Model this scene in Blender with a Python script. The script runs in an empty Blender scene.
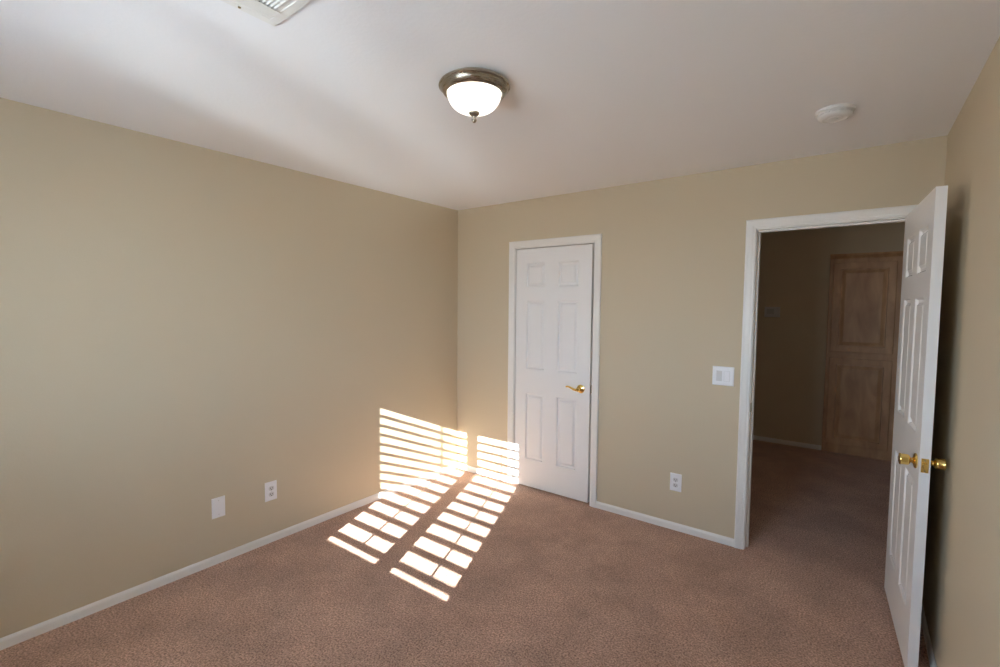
import bpy, bmesh, math, random
from mathutils import Vector, Matrix

sc = bpy.context.scene
COL = sc.collection
random.seed(4)

# ------------------------------------------------------------------ camera
F_PX, YAW, PITCH, ROLL = 472.88, 0.64443, -0.05815, 0.0083
CAM = Vector((3.0034, -3.3273, 1.5553))
fw = Vector((-math.sin(YAW) * math.cos(PITCH), math.cos(YAW) * math.cos(PITCH), math.sin(PITCH)))
rt = Vector((math.cos(YAW), math.sin(YAW), 0))
up = rt.cross(fw)
r2 = rt * math.cos(ROLL) + up * math.sin(ROLL)
u2 = up * math.cos(ROLL) - rt * math.sin(ROLL)
cd = bpy.data.cameras.new('camera')
cam = bpy.data.objects.new('camera', cd)
COL.objects.link(cam)
M = Matrix((r2, u2, -fw)).transposed().to_4x4()
M.translation = CAM
cam.matrix_world = M
cd.sensor_fit = 'HORIZONTAL'
cd.sensor_width = 36.0
cd.lens = F_PX * 36.0 / 1000.0
cd.clip_start = 0.02
cd.clip_end = 200
sc.camera = cam

# ------------------------------------------------------------------ world, sun, exposure
SUN_DIR = Vector((-0.402, 1.0, -0.4145))
w = bpy.data.worlds.new('sky')
sc.world = w
w.use_nodes = True
bgn = w.node_tree.nodes['Background']
wn, wl = w.node_tree.nodes, w.node_tree.links
wtc = wn.new('ShaderNodeTexCoord'); wsep = wn.new('ShaderNodeSeparateXYZ'); wramp = wn.new('ShaderNodeValToRGB')
wl.new(wtc.outputs['Generated'], wsep.inputs[0])
wmr = wn.new('ShaderNodeMapRange')
wmr.inputs['From Min'].default_value = -1; wmr.inputs['From Max'].default_value = 1
wl.new(wsep.outputs['Z'], wmr.inputs['Value']); wl.new(wmr.outputs['Result'], wramp.inputs['Fac'])
we = wramp.color_ramp.elements
we[0].position = 0.47; we[0].color = (0.55, 0.59, 0.63, 1)      # sunlit pale ground and walls outside, below the horizon
we[1].position = 0.495; we[1].color = (0.74, 0.90, 1.10, 1)     # hazy horizon
e4 = we.new(0.56); e4.color = (0.66, 0.84, 1.08, 1)
e3 = we.new(0.75); e3.color = (0.26, 0.42, 0.72, 1)              # zenith
wl.new(wramp.outputs['Color'], bgn.inputs['Color'])
bgn.inputs['Strength'].default_value = 27.0

sl = bpy.data.lights.new('sun', 'SUN')
sl.energy = 47.0
sl.angle = math.radians(0.2)
sl.color = (1.0, 0.98, 0.965)
so = bpy.data.objects.new('sun', sl)
COL.objects.link(so)
so.rotation_euler = SUN_DIR.to_track_quat('-Z', 'Y').to_euler()
so.location = (4, -12, 6)

# added upward sun lamp, stands in for louvre reflections that brighten the ceiling
rl = bpy.data.lights.new('upward_sun_fill', 'SUN')
rl.energy = 3.2
rl.angle = math.radians(8)
rl.color = (0.90, 0.97, 1.0)
ro = bpy.data.objects.new('upward_sun_fill', rl)
COL.objects.link(ro)
ro.rotation_euler = Vector((SUN_DIR.x, SUN_DIR.y, -SUN_DIR.z)).to_track_quat('-Z', 'Y').to_euler()
ro.location = (5, -14, -3)

pl = bpy.data.lights.new('window_daylight_portal', 'AREA')
pl.shape = 'RECTANGLE'
pl.size = 1.25
pl.size_y = 1.2
pl.cycles.is_portal = True
po = bpy.data.objects.new('window_daylight_portal', pl)
COL.objects.link(po)
po.location = (1.79, -4.12, 1.51)
po.rotation_euler = (math.radians(90), 0, 0)

# added fill light, out of sight, lifts the landing wall and cabinet
ll = bpy.data.lights.new('landing_fill', 'POINT')
ll.energy = 2.0
ll.shadow_soft_size = 0.12
ll.color = (1.0, 0.93, 0.84)
lo = bpy.data.objects.new('landing_fill', ll)
COL.objects.link(lo)
lo.location = (3.55, 1.3, 2.2)

vs = sc.view_settings
vs.view_transform = 'Standard'
vs.look = 'None'
vs.gamma = 1
vs.use_curve_mapping = False
vs.exposure = 0.0
sc.cycles.use_denoising = True
sc.cycles.max_bounces = 14
sc.cycles.diffuse_bounces = 10
sc.cycles.glossy_bounces = 6
sc.cycles.sample_clamp_indirect = 12
sc.cycles.blur_glossy = 0.0

# ------------------------------------------------------------------ materials
def new_mat(name):
    m = bpy.data.materials.new(name)
    m.use_nodes = True
    nt = m.node_tree
    return m, nt, nt.nodes['Principled BSDF']

def plain(name, col, rough=0.5, metal=0.0, spec=0.5):
    m, nt, b = new_mat(name)
    # faint procedural tint variation so that no surface is dead flat
    n = nt.nodes.new('ShaderNodeTexNoise'); n.inputs['Scale'].default_value = 6
    tc = nt.nodes.new('ShaderNodeTexCoord')
    nt.links.new(tc.outputs['Object'], n.inputs['Vector'])
    mix = nt.nodes.new('ShaderNodeMix'); mix.data_type = 'RGBA'
    nt.links.new(n.outputs['Fac'], mix.inputs[0])
    mix.inputs[6].default_value = (*[c * 0.985 for c in col], 1)
    mix.inputs[7].default_value = (*[min(1, c * 1.015) for c in col], 1)
    nt.links.new(mix.outputs[2], b.inputs['Base Color'])
    b.inputs['Roughness'].default_value = rough
    b.inputs['Metallic'].default_value = metal
    b.inputs['Specular IOR Level'].default_value = spec
    return m

def paint(name, col, rough, scale, dist, strength=0.35):
    """rolled wall paint over orange peel texture"""
    m, nt, b = new_mat(name)
    tc = nt.nodes.new('ShaderNodeTexCoord')
    n = nt.nodes.new('ShaderNodeTexNoise'); n.inputs['Scale'].default_value = scale
    n.inputs['Detail'].default_value = 3
    nt.links.new(tc.outputs['Object'], n.inputs['Vector'])
    bp = nt.nodes.new('ShaderNodeBump'); bp.inputs['Strength'].default_value = strength
    bp.inputs['Distance'].default_value = dist
    nt.links.new(n.outputs['Fac'], bp.inputs['Height'])
    nt.links.new(bp.outputs['Normal'], b.inputs['Normal'])
    n2 = nt.nodes.new('ShaderNodeTexNoise'); n2.inputs['Scale'].default_value = 1.3
    nt.links.new(tc.outputs['Object'], n2.inputs['Vector'])
    mix = nt.nodes.new('ShaderNodeMix'); mix.data_type = 'RGBA'
    nt.links.new(n2.outputs['Fac'], mix.inputs[0])
    mix.inputs[6].default_value = (*[c * 0.98 for c in col], 1)
    mix.inputs[7].default_value = (*[min(1, c * 1.02) for c in col], 1)
    nt.links.new(mix.outputs[2], b.inputs['Base Color'])
    b.inputs['Roughness'].default_value = rough
    b.inputs['Specular IOR Level'].default_value = 0.3
    return m

WALL = paint('wall_paint_beige', (0.58, 0.495, 0.36), 0.65, 110, 0.0012)
CEIL = paint('ceiling_paint_white', (0.83, 0.84, 0.865), 0.8, 70, 0.002)
TRIM = plain('trim_paint_white', (0.80, 0.785, 0.755), 0.35)
DOORM = plain('door_paint_white', (0.81, 0.805, 0.80), 0.38)
PLAST = plain('white_plastic', (0.84, 0.84, 0.86), 0.35)
PLASTG = plain('pale_grey_plastic', (0.64, 0.63, 0.63), 0.4)
LCD = plain('grey_display', (0.50, 0.50, 0.48), 0.3)
AGED = plain('aged_white_plastic', (0.70, 0.69, 0.68), 0.4)
DARK = plain('dark_slot', (0.03, 0.028, 0.025), 0.7)
BRASS = plain('polished_brass', (0.83, 0.60, 0.20), 0.18, 1.0)
OLDBR = plain('antique_brass', (0.34, 0.27, 0.15), 0.35, 1.0)
VENT = plain('vent_white_enamel', (0.78, 0.78, 0.76), 0.4)
SHUT = plain('shutter_gloss_white', (0.86, 0.86, 0.86), 0.3)
STUCCO = paint('exterior_stucco', (0.55, 0.48, 0.40), 0.9, 60, 0.003)

def nickel():
    m, nt, b = new_mat('brushed_nickel')
    tc = nt.nodes.new('ShaderNodeTexCoord')
    n = nt.nodes.new('ShaderNodeTexNoise'); n.inputs['Scale'].default_value = 30
    mp = nt.nodes.new('ShaderNodeMapping'); mp.inputs['Scale'].default_value = (1, 1, 30)
    nt.links.new(tc.outputs['Object'], mp.inputs['Vector'])
    nt.links.new(mp.outputs['Vector'], n.inputs['Vector'])
    rr = nt.nodes.new('ShaderNodeMapRange')
    rr.inputs['To Min'].default_value = 0.22; rr.inputs['To Max'].default_value = 0.34
    nt.links.new(n.outputs['Fac'], rr.inputs['Value'])
    nt.links.new(rr.outputs['Result'], b.inputs['Roughness'])
    b.inputs['Base Color'].default_value = (0.40, 0.355, 0.29, 1)
    b.inputs['Metallic'].default_value = 1
    return m
NICK = nickel()

def alabaster():
    m, nt, b = new_mat('lit_alabaster_glass')
    tc = nt.nodes.new('ShaderNodeTexCoord')
    n = nt.nodes.new('ShaderNodeTexNoise'); n.inputs['Scale'].default_value = 9
    n.inputs['Detail'].default_value = 2; n.inputs['Distortion'].default_value = 1.5
    nt.links.new(tc.outputs['Object'], n.inputs['Vector'])
    cr = nt.nodes.new('ShaderNodeValToRGB')
    cr.color_ramp.elements[0].position = 0.32; cr.color_ramp.elements[0].color = (0.74, 0.70, 0.64, 1)
    cr.color_ramp.elements[1].position = 0.5; cr.color_ramp.elements[1].color = (1, 0.96, 0.88, 1)
    nt.links.new(n.outputs['Fac'], cr.inputs['Fac'])
    b.inputs['Base Color'].default_value = (0.85, 0.83, 0.78, 1)
    b.inputs['Roughness'].default_value = 0.2
    nt.links.new(cr.outputs['Color'], b.inputs['Emission Color'])
    b.inputs['Emission Strength'].default_value = 1.8
    return m
GLOW = alabaster()

def carpet():
    m, nt, b = new_mat('cut_pile_carpet')
    tc = nt.nodes.new('ShaderNodeTexCoord')
    def noise(s, d, det=3):
        n = nt.nodes.new('ShaderNodeTexNoise')
        n.inputs['Scale'].default_value = s; n.inputs['Detail'].default_value = det
        n.inputs['Roughness'].default_value = d
        nt.links.new(tc.outputs['Object'], n.inputs['Vector'])
        return n
    tuft = noise(115, 0.7, 3)
    clump = noise(14, 0.6)
    pile = noise(3.2, 0.55)
    cr = nt.nodes.new('ShaderNodeValToRGB')
    e = cr.color_ramp.elements
    e[0].position = 0.38; e[0].color = (0.235, 0.127, 0.083, 1)
    e[1].position = 0.60; e[1].color = (0.66, 0.41, 0.30, 1)
    nt.links.new(tuft.outputs['Fac'], cr.inputs['Fac'])
    mr = nt.nodes.new('ShaderNodeMapRange')
    mr.inputs['From Min'].default_value = 0.3; mr.inputs['From Max'].default_value = 0.7
    mr.inputs['To Min'].default_value = 0.92; mr.inputs['To Max'].default_value = 1.08
    nt.links.new(clump.outputs['Fac'], mr.inputs['Value'])
    mr2 = nt.nodes.new('ShaderNodeMapRange')
    mr2.inputs['From Min'].default_value = 0.35; mr2.inputs['From Max'].default_value = 0.65
    mr2.inputs['To Min'].default_value = 0.88; mr2.inputs['To Max'].default_value = 1.12
    nt.links.new(pile.outputs['Fac'], mr2.inputs['Value'])
    mu = nt.nodes.new('ShaderNodeMath'); mu.operation = 'MULTIPLY'
    nt.links.new(mr.outputs['Result'], mu.inputs[0]); nt.links.new(mr2.outputs['Result'], mu.inputs[1])
    vm = nt.nodes.new('ShaderNodeVectorMath'); vm.operation = 'SCALE'
    nt.links.new(cr.outputs['Color'], vm.inputs[0]); nt.links.new(mu.outputs[0], vm.inputs['Scale'])
    nt.links.new(vm.outputs[0], b.inputs['Base Color'])
    b.inputs['Roughness'].default_value = 1.0
    b.inputs['Specular IOR Level'].default_value = 0.05
    b.inputs['Sheen Weight'].default_value = 0.25
    b.inputs['Sheen Roughness'].default_value = 0.5
    bp = nt.nodes.new('ShaderNodeBump'); bp.inputs['Strength'].default_value = 0.8
    bp.inputs['Distance'].default_value = 0.008
    nt.links.new(tuft.outputs['Fac'], bp.inputs['Height'])
    nt.links.new(bp.outputs['Normal'], b.inputs['Normal'])
    return m
CARPET = carpet()

def maple():
    m, nt, b = new_mat('stained_maple')
    tc = nt.nodes.new('ShaderNodeTexCoord')
    mp = nt.nodes.new('ShaderNodeMapping'); mp.inputs['Scale'].default_value = (5.5, 5.5, 1.6)
    nt.links.new(tc.outputs['Object'], mp.inputs['Vector'])
    n = nt.nodes.new('ShaderNodeTexNoise'); n.inputs['Scale'].default_value = 2.0
    n.inputs['Detail'].default_value = 6; n.inputs['Distortion'].default_value = 0.6
    nt.links.new(mp.outputs['Vector'], n.inputs['Vector'])
    cr = nt.nodes.new('ShaderNodeValToRGB')
    e = cr.color_ramp.elements
    e[0].position = 0.25; e[0].color = (0.40, 0.215, 0.105, 1)
    e[1].position = 0.75; e[1].color = (0.64, 0.385, 0.20, 1)
    nt.links.new(n.outputs['Fac'], cr.inputs['Fac'])
    nt.links.new(cr.outputs['Color'], b.inputs['Base Color'])
    b.inputs['Roughness'].default_value = 0.45
    return m
MAPLE = maple()

def glass():
    m, nt, b = new_mat('window_glass')
    nt.nodes.remove(b)
    out = nt.nodes['Material Output']
    tr = nt.nodes.new('ShaderNodeBsdfTransparent'); tr.inputs[0].default_value = (0.96, 0.98, 0.97, 1)
    gl = nt.nodes.new('ShaderNodeBsdfGlossy'); gl.inputs['Roughness'].default_value = 0.02
    mx = nt.nodes.new('ShaderNodeMixShader'); mx.inputs[0].default_value = 0.06
    nt.links.new(tr.outputs[0], mx.inputs[1]); nt.links.new(gl.outputs[0], mx.inputs[2])
    nt.links.new(mx.outputs[0], out.inputs['Surface'])
    return m
GLASS = glass()

# ------------------------------------------------------------------ mesh helpers
def obj(name, bm, m, parent=None, smooth=False, bevel=0, loc=None, rot=None):
    bmesh.ops.remove_doubles(bm, verts=bm.verts, dist=1e-6)
    bmesh.ops.recalc_face_normals(bm, faces=bm.faces)
    me = bpy.data.meshes.new(name)
    bm.to_mesh(me); bm.free()
    me.materials.append(m)
    o = bpy.data.objects.new(name, me)
    COL.objects.link(o)
    if smooth:
        for p in me.polygons: p.use_smooth = True
        me.set_sharp_from_angle(angle=math.radians(38))
    if parent: o.parent = parent
    if loc: o.location = loc
    if rot: o.rotation_euler = rot
    if bevel:
        md = o.modifiers.new('bevel', 'BEVEL'); md.width = bevel; md.segments = 2
        md.limit_method = 'ANGLE'; md.angle_limit = math.radians(50)
    return o

def tag(o, label, cat, group=None):
    o['label'] = label; o['category'] = cat
    if group: o['group'] = group
    return o

def struct(o, label=None):
    o['kind'] = 'structure'
    if label: o['label'] = label
    return o

def empty(name, loc, rot=None):
    o = bpy.data.objects.new(name, None)
    COL.objects.link(o); o.location = loc; o.empty_display_size = 0.05
    if rot: o.rotation_euler = rot
    return o

def box(bm, x0, x1, y0, y1, z0, z1):
    v = [bm.verts.new(p) for p in ((x0,y0,z0),(x1,y0,z0),(x1,y1,z0),(x0,y1,z0),(x0,y0,z1),(x1,y0,z1),(x1,y1,z1),(x0,y1,z1))]
    for f in ((0,3,2,1),(4,5,6,7),(0,1,5,4),(1,2,6,5),(2,3,7,6),(3,0,4,7)):
        bm.faces.new([v[i] for i in f])

def boxes(*bs):
    bm = bmesh.new()
    for b in bs: box(bm, *b)
    return bm

def lathe(prof, seg=64, axis='z', bm=None, cx=0, cy=0, cz=0):
    """prof: list of (r, h). axis z: revolve about z; axis x / y likewise."""
    bm = bm or bmesh.new()
    rings = []
    for r, h in prof:
        ring = []
        if r < 1e-6:
            p = {'z': (0,0,h), 'x': (h,0,0), 'y': (0,h,0)}[axis]
            ring = [bm.verts.new((p[0]+cx, p[1]+cy, p[2]+cz))]
        else:
            for i in range(seg):
                a = 2*math.pi*i/seg; c, s = r*math.cos(a), r*math.sin(a)
                p = {'z': (c,s,h), 'x': (h,c,s), 'y': (s,h,c)}[axis]
                ring.append(bm.verts.new((p[0]+cx, p[1]+cy, p[2]+cz)))
        rings.append(ring)
    for A, B in zip(rings, rings[1:]):
        if len(A) == 1 and len(B) == 1: continue
        for i in range(seg):
            j = (i+1) % seg
            if len(A) == 1: bm.faces.new((A[0], B[i], B[j]))
            elif len(B) == 1: bm.faces.new((A[i], A[j], B[0]))
            else: bm.faces.new((A[i], A[j], B[j], B[i]))
    for R in (rings[0], rings[-1]):
        if len(R) > 1: bm.faces.new(R)
    return bm

def tube(pts, radii, seg=14, flat=1.0, bm=None):
    bm = bm or bmesh.new()
    pts = [Vector(p) for p in pts]
    rings = []
    for i, p in enumerate(pts):
        t = (pts[min(i+1, len(pts)-1)] - pts[max(i-1, 0)]).normalized()
        a = Vector((0,1,0)); a = (a - t*a.dot(t)).normalized(); b = t.cross(a)
        rings.append([bm.verts.new(p + a*radii[i]*flat*math.cos(2*math.pi*k/seg) + b*radii[i]*math.sin(2*math.pi*k/seg)) for k in range(seg)])
    for A, B in zip(rings, rings[1:]):
        for k in range(seg): bm.faces.new((A[k], A[(k+1) % seg], B[(k+1) % seg], B[k]))
    bm.faces.new(rings[0]); bm.faces.new(rings[-1])
    return bm

def sweep(prof, path_fn):
    """prof: closed list of (d, t); path_fn(d, t) -> list of points of that profile point along the path"""
    bm = bmesh.new()
    L = [[bm.verts.new(p) for p in path_fn(d, t)] for d, t in prof]
    n = len(L)
    for i in range(n):
        A, B = L[i], L[(i+1) % n]
        for k in range(len(A)-1): bm.faces.new((A[k], A[k+1], B[k+1], B[k]))
    bm.faces.new([l[0] for l in L]); bm.faces.new([l[-1] for l in L])
    return bm

# ------------------------------------------------------------------ dimensions (metres); room corner left/back at the origin
H, W, D = 2.44, 3.338, 3.90          # ceiling height, room width, room depth (the room runs towards -y)
TH = 0.115
CL0, CL1, OPZ = 0.664, 1.395, 2.041   # closet opening between jamb faces incl. jambs
DR0, DR1 = 2.4925, 3.238              # doorway opening
HY = 2.905                            # far wall of the landing
HX0, HX1 = 1.60, 3.95
WX0, WX1, WZ0, WZ1 = 1.165, 2.38, 0.93, 2.09  # window opening in the wall behind the camera

# ------------------------------------------------------------------ shell
struct(obj('floor', boxes((-0.15, HX1+0.15, -D-0.15, HY+0.75, -0.12, 0.0)), CARPET), 'brown mauve cut pile carpet running through the room into the landing')
struct(obj('ceiling', boxes((-0.15, HX1+0.15, -D-0.15, HY+0.75, H, H+0.12)), CEIL), 'smooth white ceiling')
struct(obj('wall_left', boxes((-TH, 0, -D-0.15, 1.0, 0, H)), WALL), 'long beige wall on the left with the sun stripes at its far end')
struct(obj('wall_back', boxes((0, CL0-0.016, 0, TH, 0, H), (CL1+0.016, DR0-0.016, 0, TH, 0, H), (DR1+0.016, HX1, 0, TH, 0, H),
                              (CL0-0.016, CL1+0.016, 0, TH, OPZ+0.016, H), (DR0-0.016, DR1+0.016, 0, TH, OPZ+0.016, H)), WALL), 'beige wall holding the closet door and the doorway')
struct(obj('wall_right', boxes((W, W+TH, -D-0.15, 0, 0, H)), WALL), 'beige wall behind the open door')
struct(obj('wall_front', boxes((0, WX0, -D-0.15, -D, 0, H), (WX1, W, -D-0.15, -D, 0, H),
                               (WX0, WX1, -D-0.15, -D, 0, WZ0), (WX0, WX1, -D-0.15, -D, WZ1, H)), WALL), 'beige wall with the shuttered window')
struct(obj('wall_closet', boxes((0, HX0, 0.75, 0.85, 0, H), (HX0-0.1, HX0, TH, 0.75, 0, H)), WALL))
AX0, AX1, AZ = 2.760, 3.43, 2.135
struct(obj('wall_landing_far', boxes((HX0-0.1, AX0, HY, HY+0.6, 0, H), (AX1, HX1, HY, HY+0.6, 0, H), (AX0, AX1, HY, HY+0.6, AZ, H), (AX0, AX1, HY+0.6, HY+0.7, 0, H)), WALL))
struct(obj('wall_landing_left', boxes((HX0-0.1, HX0, 0.85, HY, 0, H)), WALL))
struct(obj('wall_landing_right', boxes((HX1, HX1+0.1, 0, HY+0.6, 0, H)), WALL))

# baseboards ---------------------------------------------------------
BP = [(0, 0.0), (0.012, 0.0), (0.012, 0.036), (0.0095, 0.0425), (0.0065, 0.0455), (0.0045, 0.050), (0, 0.050)]
def baseboard(name, p, q, nrm):
    n = Vector((*nrm, 0))
    a, b = Vector((*p, 0)), Vector((*q, 0))
    bm = sweep(BP, lambda d, t: [a + n*d + Vector((0, 0, t)), b + n*d + Vector((0, 0, t))])
    return struct(obj(name, bm, TRIM))
CW = 0.057
baseboard('baseboard_left', (0, -D), (0, -0.0), (1, 0))
baseboard('baseboard_back', (0.012, 0), (CL0-0.006+0.002-CW, 0), (0, -1))
baseboard('baseboard_back_middle', (CL1+0.004+CW, 0), (DR0-0.004-CW, 0), (0, -1))
baseboard('baseboard_right', (W, -D), (W, -0.0), (-1, 0))
baseboard('baseboard_front', (0.012, -D), (W-0.012, -D), (0, 1))
baseboard('baseboard_landing', (HX0, HY), (AX0, HY), (0, -1))

# door linings and casings -----------------------------------------
CP = [(0, 0), (0, 0.009), (0.004, 0.0115), (0.014, 0.012), (0.019, 0.0145), (0.040, 0.0155), (0.046, 0.0175), (0.053, 0.017), (0.057, 0.013), (0.057, 0)]
def casing(name, x0, x1, z1, y, s, label=None):
    def path(d, t):
        yy = y + s*t
        return [(x0-d, yy, 0), (x0-d, yy, z1+d), (x1+d, yy, z1+d), (x1+d, yy, 0)]
    return struct(obj(name, sweep(CP, path), TRIM), label)
def lining(name, x0, x1, z1, stop):
    """jamb boards with a door stop"""
    t = 0.016
    o = obj(name, boxes((x0-t, x0, 0, TH, 0, z1), (x1, x1+t, 0, TH, 0, z1), (x0-t, x1+t, 0, TH, z1, z1+t),
                        (x0, x0+0.011, stop, stop+0.034, 0, z1), (x1-0.011, x1, stop, stop+0.034, 0, z1), (x0+0.011, x1-0.011, stop, stop+0.034, z1-0.011, z1)), TRIM)
    return struct(o)
casing('trim_1', CL0-0.004, CL1+0.004, OPZ+0.005, 0, -1, 'white moulded casing around the closed closet door')
j1 = lining('trim_2', CL0, CL1, OPZ, 0.052)
casing('trim_3', DR0-0.004, DR1+0.004, OPZ+0.005, 0, -1, 'white moulded casing around the doorway to the landing')
j2 = lining('trim_4', DR0, DR1, OPZ, 0.042)
casing('trim_5', DR0-0.004, DR1+0.004, OPZ+0.005, TH, 1)
# strike plates on the jambs
bm = boxes((DR0, DR0+0.0015, 0.006, 0.036, 0.895, 0.952))
sp = obj('strike_plate', bm, OLDBR, j2); sp['label'] = 'small brass strike plate on the doorway jamb'
bm = boxes((CL1-0.0105, CL1-0.0001, 0.006, 0.022, 0.885, 0.948))
sp = obj('strike_plate', bm, OLDBR, j1); sp['label'] = 'small dark brass strike plate beside the lever handle'

# six panel doors ----------------------------------------------------
ROWS = [(0.235, 0.805), (1.012, 1.592), (1.702, 1.902)]
def slab(wd, ht, th, cols, rows):
    """moulded six-panel door: x 0..wd, y 0..th (front at y=0), z 0..ht"""
    bm = bmesh.new()
    rings = [(0, 0), (0.003, 0.002), (0.010, 0.0115), (0.020, 0.0115), (0.035, 0.002)]
    xs = [0] + [v for c in cols for v in c] + [wd]
    zs = [0] + [v for r in rows for v in r] + [ht]
    for side in (0, 1):
        y0, s = (0, 1) if side == 0 else (th, -1)
        for i in range(len(xs)-1):
            for k in range(len(zs)-1):
                x0, x1, z0, z1 = xs[i], xs[i+1], zs[k], zs[k+1]
                if i % 2 == 1 and k % 2 == 1:
                    prev = None
                    for ins, dep in rings:
                        y = y0 + s*dep
                        cur = [bm.verts.new(p) for p in ((x0+ins,y,z0+ins),(x1-ins,y,z0+ins),(x1-ins,y,z1-ins),(x0+ins,y,z1-ins))]
                        if prev:
                            for q in range(4): bm.faces.new((prev[q], prev[(q+1)%4], cur[(q+1)%4], cur[q]))
                        prev = cur
                    bm.faces.new(prev)
                else:
                    bm.faces.new([bm.verts.new(p) for p in ((x0,y0,z0),(x1,y0,z0),(x1,y0,z1),(x0,y0,z1))])
    for k in range(len(zs)-1):
        for x in (0, wd):
            bm.faces.new([bm.verts.new(p) for p in ((x,0,zs[k]),(x,th,zs[k]),(x,th,zs[k+1]),(x,0,zs[k+1]))])
    for i in range(len(xs)-1):
        for z in (0, ht):
            bm.faces.new([bm.verts.new(p) for p in ((xs[i],0,z),(xs[i+1],0,z),(xs[i+1],th,z),(xs[i],th,z))])
    return bm

# closed closet door, hinged left
d1w = 0.705
d1 = struct(obj('door_1', slab(d1w, 2.022, 0.035, [(0.106, 0.288), (0.410, 0.594)], ROWS), DOORM, smooth=False, loc=(CL0+0.006, 0.006, 0.012)),
            'closed white six-panel closet door with brass lever')
hx, hz = d1w-0.076, 0.897
bm = lathe([(0.0, 0.0), (0.033, 0.0), (0.034, -0.003), (0.031, -0.008), (0.020, -0.012), (0.013, -0.015), (0.011, -0.022), (0.012, -0.044), (0.016, -0.048), (0.016, -0.056), (0.012, -0.062), (0, -0.063)], 32, 'y', None, hx, 0, hz)
lev = obj('lever_handle', bm, BRASS, d1, smooth=True); lev['label'] = 'polished brass lever handle'
pts = [(hx, -0.052, hz), (hx-0.018, -0.053, hz-0.003), (hx-0.036, -0.053, hz-0.001), (hx-0.054, -0.052, hz+0.006), (hx-0.072, -0.051, hz+0.013), (hx-0.090, -0.050, hz+0.016), (hx-0.102, -0.049, hz+0.014), (hx-0.109, -0.0485, hz+0.011)]
obj('lever_arm', tube(pts, [0.011, 0.010, 0.009, 0.008, 0.0075, 0.007, 0.0065, 0.004], 16, 0.75), BRASS, lev, smooth=True)

# open door, hinged on the right jamb, swung nearly onto the right wall
d2w, TH2 = 0.758, -1.511
u = Vector((math.cos(TH2), math.sin(TH2)))
d2 = struct(obj('door_2', slab(d2w, 2.030, 0.035, [(0.115, 0.322), (0.436, 0.643)], ROWS), DOORM,
                loc=(3.192+u.x*0.004, 0.0013+u.y*0.004, 0.014), rot=(0, 0, TH2)), 'white six-panel door standing open against the right wall')
# local x runs from hinge to free edge; local y=0 is the visible face (towards the room's left), y=th the face at the wall
kx, kz = d2w-0.066, 0.902
KP = [(0, 0), (0.031, 0), (0.032, 0.003), (0.029, 0.007), (0.016, 0.010), (0.0115, 0.013), (0.0105, 0.019), (0.0180, 0.0225), (0.0215, 0.026), (0.0225, 0.031), (0.0232, 0.050), (0.0245, 0.0525), (0.0235, 0.0555), (0.019, 0.057), (0.0, 0.0575)]
for sgn, off in ((-1, 0.0), (1, 0.035)):
    bm = lathe([(r, off + sgn*h) for r, h in KP], 40, 'y', None, kx, 0, kz)
    k = obj('door_knob', bm, BRASS, d2, smooth=True)
    k['label'] = 'polished brass door knob'
lp = obj('latch_plate', boxes((d2w-0.0002, d2w+0.0014, 0.0055, 0.0295, kz-0.029, kz+0.029)), BRASS, d2)
obj('latch_bolt', boxes((d2w+0.0014, d2w+0.010, 0.0105, 0.0245, kz-0.010, kz+0.010)), BRASS, lp, bevel=0.002)
obj('screw', lathe([(0, 0), (0.0035, 0), (0.003, 0.0012), (0, 0.0015)], 12, 'x', None, d2w+0.0013, 0.0175, kz+0.0215), OLDBR, lp)
obj('screw', lathe([(0, 0), (0.0035, 0), (0.003, 0.0012), (0, 0.0015)], 12, 'x', None, d2w+0.0013, 0.0175, kz-0.0215), OLDBR, lp)
for z in (0.18, 1.0, 1.84):
    obj('hinge', lathe([(0, -0.045), (0.006, -0.045), (0.006, 0.045), (0, 0.045)], 16, 'z', None, -0.002, 0.040, z), BRASS, d2, smooth=True)

# ------------------------------------------------------------------ shuttered window behind the camera (lets the sun stripes in)
win = struct(empty('window_1', (0, 0, 0)))
YS = -3.950                                   # plane of the louvres
f = 0.045
obj('window_frame', boxes((WX0, WX0+f, -4.04, -3.99, WZ0, WZ1), (WX1-f, WX1, -4.04, -3.99, WZ0, WZ1),
                          (WX0+f, WX1-f, -4.04, -3.99, WZ0, WZ0+f), (WX0+f, WX1-f, -4.04, -3.99, WZ1-f, WZ1)), TRIM, win)
xm = (1.714+1.842)/2
obj('mullion', boxes((xm-0.005, xm+0.035, -4.035, -3.995, WZ0+f, WZ1-f)), TRIM, win)
obj('pane', boxes((WX0+f, WX1-f, -4.016, -4.012, WZ0+f, WZ1-f)), GLASS, win)
obj('window_sill', boxes((WX0-0.03, WX1+0.03, -3.90, -3.872, WZ0-0.03, WZ0-0.002)), TRIM, win, bevel=0.004)
LO, HI = 0.982, 2.030
PAN = [(1.216, 1.714), (1.842, 2.322)]
SP, SD, ST = 0.0758, 0.067, 0.0075
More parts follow.
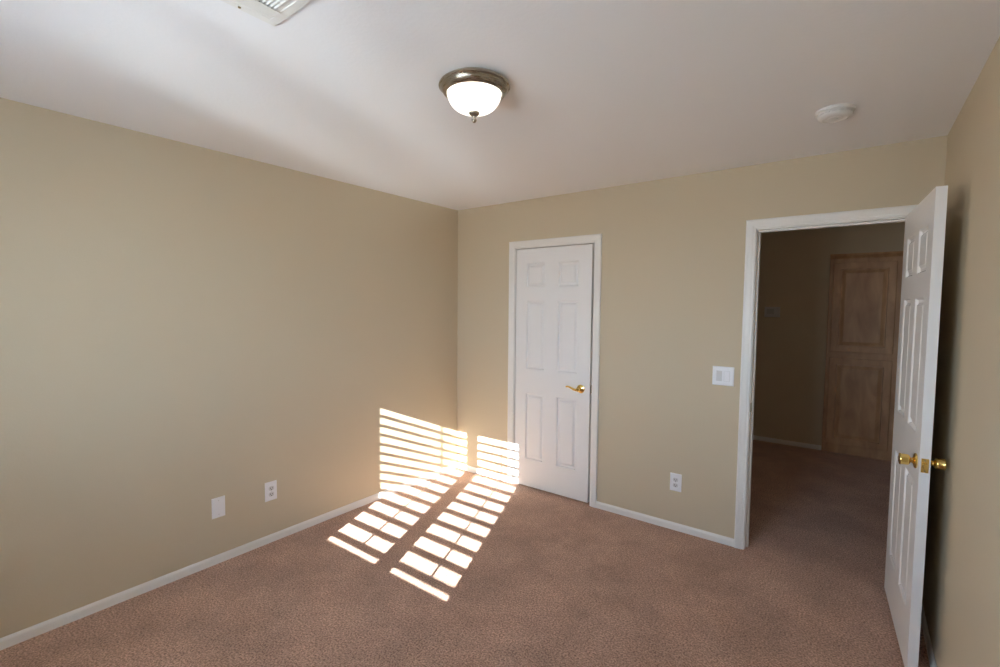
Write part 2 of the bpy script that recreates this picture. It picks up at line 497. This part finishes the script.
for a, b in PAN:
    l = WX0 if a < 1.5 else xm+0.001
    r = xm-0.001 if a < 1.5 else WX1
    pz = LO - SP*0.42                          # lowest opening is a thin one
    fr = obj('shutter_panel', boxes((l, a, YS-0.014, YS+0.014, WZ0, WZ1), (b, r, YS-0.014, YS+0.014, WZ0, WZ1),
             (a, b, YS-0.014, YS+0.014, WZ0, LO), (a, b, YS-0.014, YS+0.014, HI, WZ1)), SHUT, win)
    z = HI - 0.024
    k = 0
    while z > LO - 0.002:
        prof = []
        for i in range(20):
            t = 2*math.pi*i/20
            c, s = math.cos(t), math.sin(t)
            prof.append((math.copysign(abs(c)**0.8, c)*SD/2, math.copysign(abs(s)**0.45, s)*ST/2))
        zz = z
        bm = sweep(prof, lambda d, t: [(a+0.002, YS+d, zz+t), (b-0.002, YS+d, zz+t)])
        obj('louvre', bm, SHUT, fr, smooth=True)
        z -= SP
    obj('tilt_rod', boxes(((a+b)/2+0.016, (a+b)/2+0.028, YS+0.036, YS+0.046, LO+0.02, HI-0.02)), SHUT, fr)

# ------------------------------------------------------------------ ceiling light
cl = tag(empty('ceiling_light', (1.7546, -1.8485, H)), 'round brushed nickel flush ceiling light with glowing white glass bowl', 'light')
R0 = 0.141
bm = lathe([(0, 0), (R0-0.019, 0), (R0-0.018, -0.003), (R0-0.010, -0.006), (R0-0.003, -0.011), (R0, -0.017), (R0, -0.020), (R0-0.004, -0.022), (R0-0.007, -0.025), (R0-0.010, -0.031),
            (R0-0.016, -0.040), (R0-0.023, -0.046), (R0-0.029, -0.048), (R0-0.032, -0.046), (R0-0.032, -0.040), (0, -0.038)], 96)
obj('canopy', bm, NICK, cl, smooth=True)
BR, BD = 0.1075, 0.076
prof = [(BR, -0.039)]
for i in range(17):
    t = i/16*math.pi/2
    prof.append((BR*math.cos(t)**0.72 if i < 16 else 0, -0.041 - BD*math.sin(t)**1.05))
obj('glass_bowl', lathe(prof, 96), GLOW, cl, smooth=True)
zb = -0.041-BD
bm = lathe([(0, zb+0.004), (0.019, zb+0.004), (0.0215, zb-0.001), (0.0195, zb-0.007), (0.012, zb-0.012), (0.0075, zb-0.016), (0.0065, zb-0.020), (0.0095, zb-0.024), (0.0105, zb-0.029), (0.0085, zb-0.035), (0.004, zb-0.039), (0, zb-0.040)], 32)
obj('finial', bm, NICK, cl, smooth=True)

# ------------------------------------------------------------------ smoke detector
sd = tag(empty('smoke_detector', (2.892, -0.70, H)), 'round white smoke detector on the ceiling near the doorway', 'smoke detector')
obj('base', lathe([(0, 0), (0.074, 0), (0.075, -0.006), (0.073, -0.010), (0, -0.010)], 64), AGED, sd, smooth=True)
obj('body', lathe([(0, -0.010), (0.066, -0.010), (0.067, -0.016), (0.064, -0.028), (0.058, -0.035), (0.046, -0.038), (0.044, -0.036), (0.030, -0.036), (0.028, -0.038), (0, -0.039)], 64), AGED, sd, smooth=True)
bm = bmesh.new()
for i in range(16):
    a = 2*math.pi*i/16
    t = bmesh.new()
    m4 = Matrix.Rotation(a, 4, 'Z') @ Matrix.Translation((0.0655, 0, -0.021))
    r = bmesh.ops.create_cube(bm, size=1, matrix=m4 @ Matrix.Diagonal((0.005, 0.017, 0.005, 1)))
    t.free()
obj('sensing_slots', bm, PLASTG, sd)
obj('test_button', lathe([(0, -0.038), (0.011, -0.038), (0.011, -0.041), (0, -0.0415)], 24), AGED, sd, smooth=True)

# ------------------------------------------------------------------ ceiling air vent (mostly outside the frame)
VX0, VX1, VY0, VY1 = 1.490, 1.850, -2.770, -2.518
av = tag(empty('air_vent', ((VX0+VX1)/2, (VY0+VY1)/2, H)), 'white louvred air register on the ceiling at the top edge of the photo', 'vent')
cx, cy = (VX0+VX1)/2, (VY0+VY1)/2
hx_, hy_ = (VX1-VX0)/2, (VY1-VY0)/2
def ring(bm, o0, o1):
    """o: (inset, z) rings of a rectangular frame"""
    A = [bm.verts.new((sx*(hx_-o0[0]), sy*(hy_-o0[0]), o0[1])) for sx, sy in ((-1,-1),(1,-1),(1,1),(-1,1))]
    B = [bm.verts.new((sx*(hx_-o1[0]), sy*(hy_-o1[0]), o1[1])) for sx, sy in ((-1,-1),(1,-1),(1,1),(-1,1))]
    for q in range(4): bm.faces.new((A[q], A[(q+1)%4], B[(q+1)%4], B[q]))
bm = bmesh.new()
seq = [(0, 0), (0, -0.003), (0.004, -0.007), (0.030, -0.008), (0.034, -0.006), (0.034, 0.0)]
for p, q in zip(seq, seq[1:]): ring(bm, p, q)
obj('flange', bm, VENT, av)
obj('mounting_plate', boxes((-hx_+0.034, hx_-0.034, hy_-0.046, hy_-0.034, -0.0075, -0.001)), VENT, av)
obj('duct_backing', boxes((-hx_+0.034, hx_-0.034, -hy_+0.034, hy_-0.034, -0.0006, -0.0001)), DARK, av)
# side bank: curved blade along the left edge, closed; main bank: slats parallel to x
bm = bmesh.new()
n = 8
rows_ = []
for i in range(n+1):
    t = i/n
    xx = -hx_+0.034 + 0.064*t
    zz = -0.0060 - 0.008*t
    rows_.append([bm.verts.new((xx, y, zz)) for y in (-hy_+0.034, hy_-0.034)])
for A, B in zip(rows_, rows_[1:]): bm.faces.new((A[0], B[0], B[1], A[1]))
sb = obj('deflector_blade', bm, VENT, av)
so_ = sb.modifiers.new('s', 'SOLIDIFY'); so_.thickness = 0.001
y = -hy_+0.044
while y < hy_-0.046:
    bm = bmesh.new()
    rr_ = []
    for i in range(6):
        t = i/5
        rr_.append([bm.verts.new((x, y - 0.005 + 0.0085*t, -0.0015 - 0.008*math.sin(t*math.pi*0.5))) for x in (-hx_+0.088, hx_-0.036)])
    for A, B in zip(rr_, rr_[1:]): bm.faces.new((A[0], B[0], B[1], A[1]))
    o = obj('slat', bm, VENT, av)
    s_ = o.modifiers.new('s', 'SOLIDIFY'); s_.thickness = 0.001
    y += 0.0120
obj('screw', lathe([(0, -0.0075), (0.0045, -0.0075), (0.004, -0.0095), (0, -0.0102)], 16, 'z', None, -hx_+0.016, hy_-0.115), OLDBR, av, smooth=True)

# ------------------------------------------------------------------ wall plates
def plate_bm(wd, ht, t=0.006):
    bm = bmesh.new()
    A = [bm.verts.new((sx*wd/2, 0, sz*ht/2)) for sx, sz in ((-1,-1),(1,-1),(1,1),(-1,1))]
    B = [bm.verts.new((sx*wd/2, -t*0.45, sz*ht/2)) for sx, sz in ((-1,-1),(1,-1),(1,1),(-1,1))]
    C = [bm.verts.new((sx*(wd/2-0.005), -t, sz*(ht/2-0.005))) for sx, sz in ((-1,-1),(1,-1),(1,1),(-1,1))]
    for P, Q in ((A, B), (B, C)):
        for q in range(4): bm.faces.new((P[q], P[(q+1)%4], Q[(q+1)%4], Q[q]))
    bm.faces.new(C); bm.faces.new(A)
    return bm
def screw(parent, x, y, z):
    s = obj('screw', lathe([(0, y), (0.0032, y), (0.0028, y-0.0012), (0, y-0.0015)], 12, 'y', None, x, 0, z), PLASTG, parent, smooth=True)
    return s
def outlet(loc, rz, label):
    t = tag(empty('wall_outlet', loc, (0, 0, rz)), label, 'outlet')
    obj('cover_plate', plate_bm(0.078, 0.124), PLAST, t)
    for dz in (-0.0195, 0.0195):
        # receptacle face: disc with flattened top and bottom
        bm = bmesh.new()
        ring_ = []
        for i in range(32):
            a = 2*math.pi*i/32
            ring_.append((0.0172*math.cos(a), max(-0.0135, min(0.0135, 0.0172*math.sin(a)))))
        A = [bm.verts.new((x, -0.0055, z+dz)) for x, z in ring_]
        B = [bm.verts.new((x, -0.0085, z+dz)) for x, z in ring_]
        for i in range(32): bm.faces.new((A[i], A[(i+1)%32], B[(i+1)%32], B[i]))
        bm.faces.new(B); bm.faces.new(A)
        r = obj('receptacle', bm, PLASTG, t)
        obj('socket_slot', boxes((-0.0078, -0.0052, -0.0092, -0.0084, dz-0.003, dz+0.0065)), DARK, r)
        obj('socket_slot', boxes((0.0052, 0.0078, -0.0092, -0.0084, dz-0.002, dz+0.0055)), DARK, r)
        obj('ground_hole', lathe([(0, -0.0084), (0.0030, -0.0084), (0.0030, -0.0092), (0, -0.0092)], 12, 'y', None, 0, 0, dz-0.0085), DARK, r)
    screw(t, 0, -0.0058, 0)
    return t
outlet((2.048, 0, 0.338), 0, 'white duplex outlet low on the back wall between the two doors')
outlet((0, -1.806, 0.338), math.radians(90), 'white duplex outlet low on the left wall, nearer the corner')
bp_ = tag(empty('blank_wall_plate', (0, -2.124, 0.338), (0, 0, math.radians(90))), 'plain white blank cover plate low on the left wall', 'wall plate')
obj('cover_plate', plate_bm(0.074, 0.122), PLAST, bp_)
screw(bp_, 0, -0.0058, 0.042); screw(bp_, 0, -0.0058, -0.042)

sw = tag(empty('light_switch', (2.328, 0, 1.111)), 'square white double light switch beside the doorway', 'light switch')
obj('cover_plate', plate_bm(0.130, 0.124), PLAST, sw)
for i, dx in enumerate((-0.023, 0.023)):
    fr = obj('switch_frame', boxes((dx-0.0172, dx-0.0155, -0.0072, -0.0058, -0.034, 0.034), (dx+0.0155, dx+0.0172, -0.0072, -0.0058, -0.034, 0.034),
                                   (dx-0.0155, dx+0.0155, -0.0072, -0.0058, -0.034, -0.0325), (dx-0.0155, dx+0.0155, -0.0072, -0.0058, 0.0325, 0.034)), PLASTG, sw)
    bm = bmesh.new()
    s = 1 if i else -1
    x0, x1 = dx-0.0152, dx+0.0152
    P = [(-0.0065, -0.032), (-0.0070-0.003*(s < 0), -0.032), (-0.0078, 0.0), (-0.0070-0.003*(s > 0), 0.032), (-0.0065, 0.032)]
    A = [bm.verts.new((x0, y_, z_)) for y_, z_ in P]; B = [bm.verts.new((x1, y_, z_)) for y_, z_ in P]
    for q in range(5): bm.faces.new((A[q], A[(q+1)%5], B[(q+1)%5], B[q]))
    bm.faces.new(A); bm.faces.new(B)
    r = obj('rocker', bm, PLAST if i else PLASTG, sw)
    r['label'] = 'white rocker' if i else 'greyer rocker'

# ------------------------------------------------------------------ landing: linen cabinet and thermostat
cb = tag(empty('linen_cabinet', (AX0, HY, 0)), 'tall built-in maple linen cabinet seen through the doorway', 'cabinet')
FY = 0.0                                   # local y of the wall face; face frame stands 12 mm proud
cwid = AX1-AX0
obj('carcass', boxes((0.003, cwid-0.003, 0.004, 0.55, 0.0, AZ-0.004)), MAPLE, cb)
dx0, dx1 = 0.034, 0.560
fb = 0.018
obj('face_frame', boxes((0.002, dx0+0.008, -fb, 0.003, 0, AZ-0.05), (dx1-0.008, cwid-0.002, -fb, 0.003, 0, AZ-0.05),
                        (dx0+0.008, dx1-0.008, -fb, 0.003, 0, 0.108), (dx0+0.008, dx1-0.008, -fb, 0.003, 1.020, 1.106), (dx0+0.008, dx1-0.008, -fb, 0.003, 2.030, AZ-0.05)), MAPLE, cb, bevel=0.0015)
CPR = [(0, AZ-0.052), (-fb-0.004, AZ-0.052), (-fb-0.010, AZ-0.040), (-fb-0.022, AZ-0.022), (-fb-0.026, AZ-0.012), (-fb-0.026, AZ-0.001), (0, AZ-0.001)]
obj('crown_moulding', sweep(CPR, lambda d, t: [(-0.0, d, t), (cwid, d, t)]), MAPLE, cb)
def cab_door(z0, z1):
    ww, hh = dx1-dx0, z1-z0
    bm = bmesh.new()
    t0 = -fb-0.001
    rr = [(0, t0), (0, t0-0.014), (0.005, t0-0.018), (0.066, t0-0.018), (0.070, t0-0.004), (0.080, t0-0.004), (0.110, t0-0.015)]
    prev = None
    for ins, y_ in rr:
        cur = [bm.verts.new(p) for p in ((dx0+ins,y_,z0+ins),(dx1-ins,y_,z0+ins),(dx1-ins,y_,z1-ins),(dx0+ins,y_,z1-ins))]
        if prev:
            for q in range(4): bm.faces.new((prev[q], prev[(q+1)%4], cur[(q+1)%4], cur[q]))
        else: bm.faces.new(cur)
        prev = cur
    bm.faces.new(prev)
    return obj('door', bm, MAPLE, cb)
cab_door(0.100, 1.030)['label'] = 'lower cabinet door with raised panel'
cab_door(1.096, 2.040)['label'] = 'upper cabinet door with raised panel'

th = tag(empty('thermostat', (2.235, HY, 1.512)), 'pale rectangular thermostat on the dim landing wall', 'thermostat')
obj('housing', boxes((-0.078, 0.078, -0.024, 0, -0.060, 0.060)), PLASTG, th, bevel=0.004)
obj('display', boxes((-0.055, 0.020, -0.0255, -0.0235, -0.025, 0.035)), LCD, th)
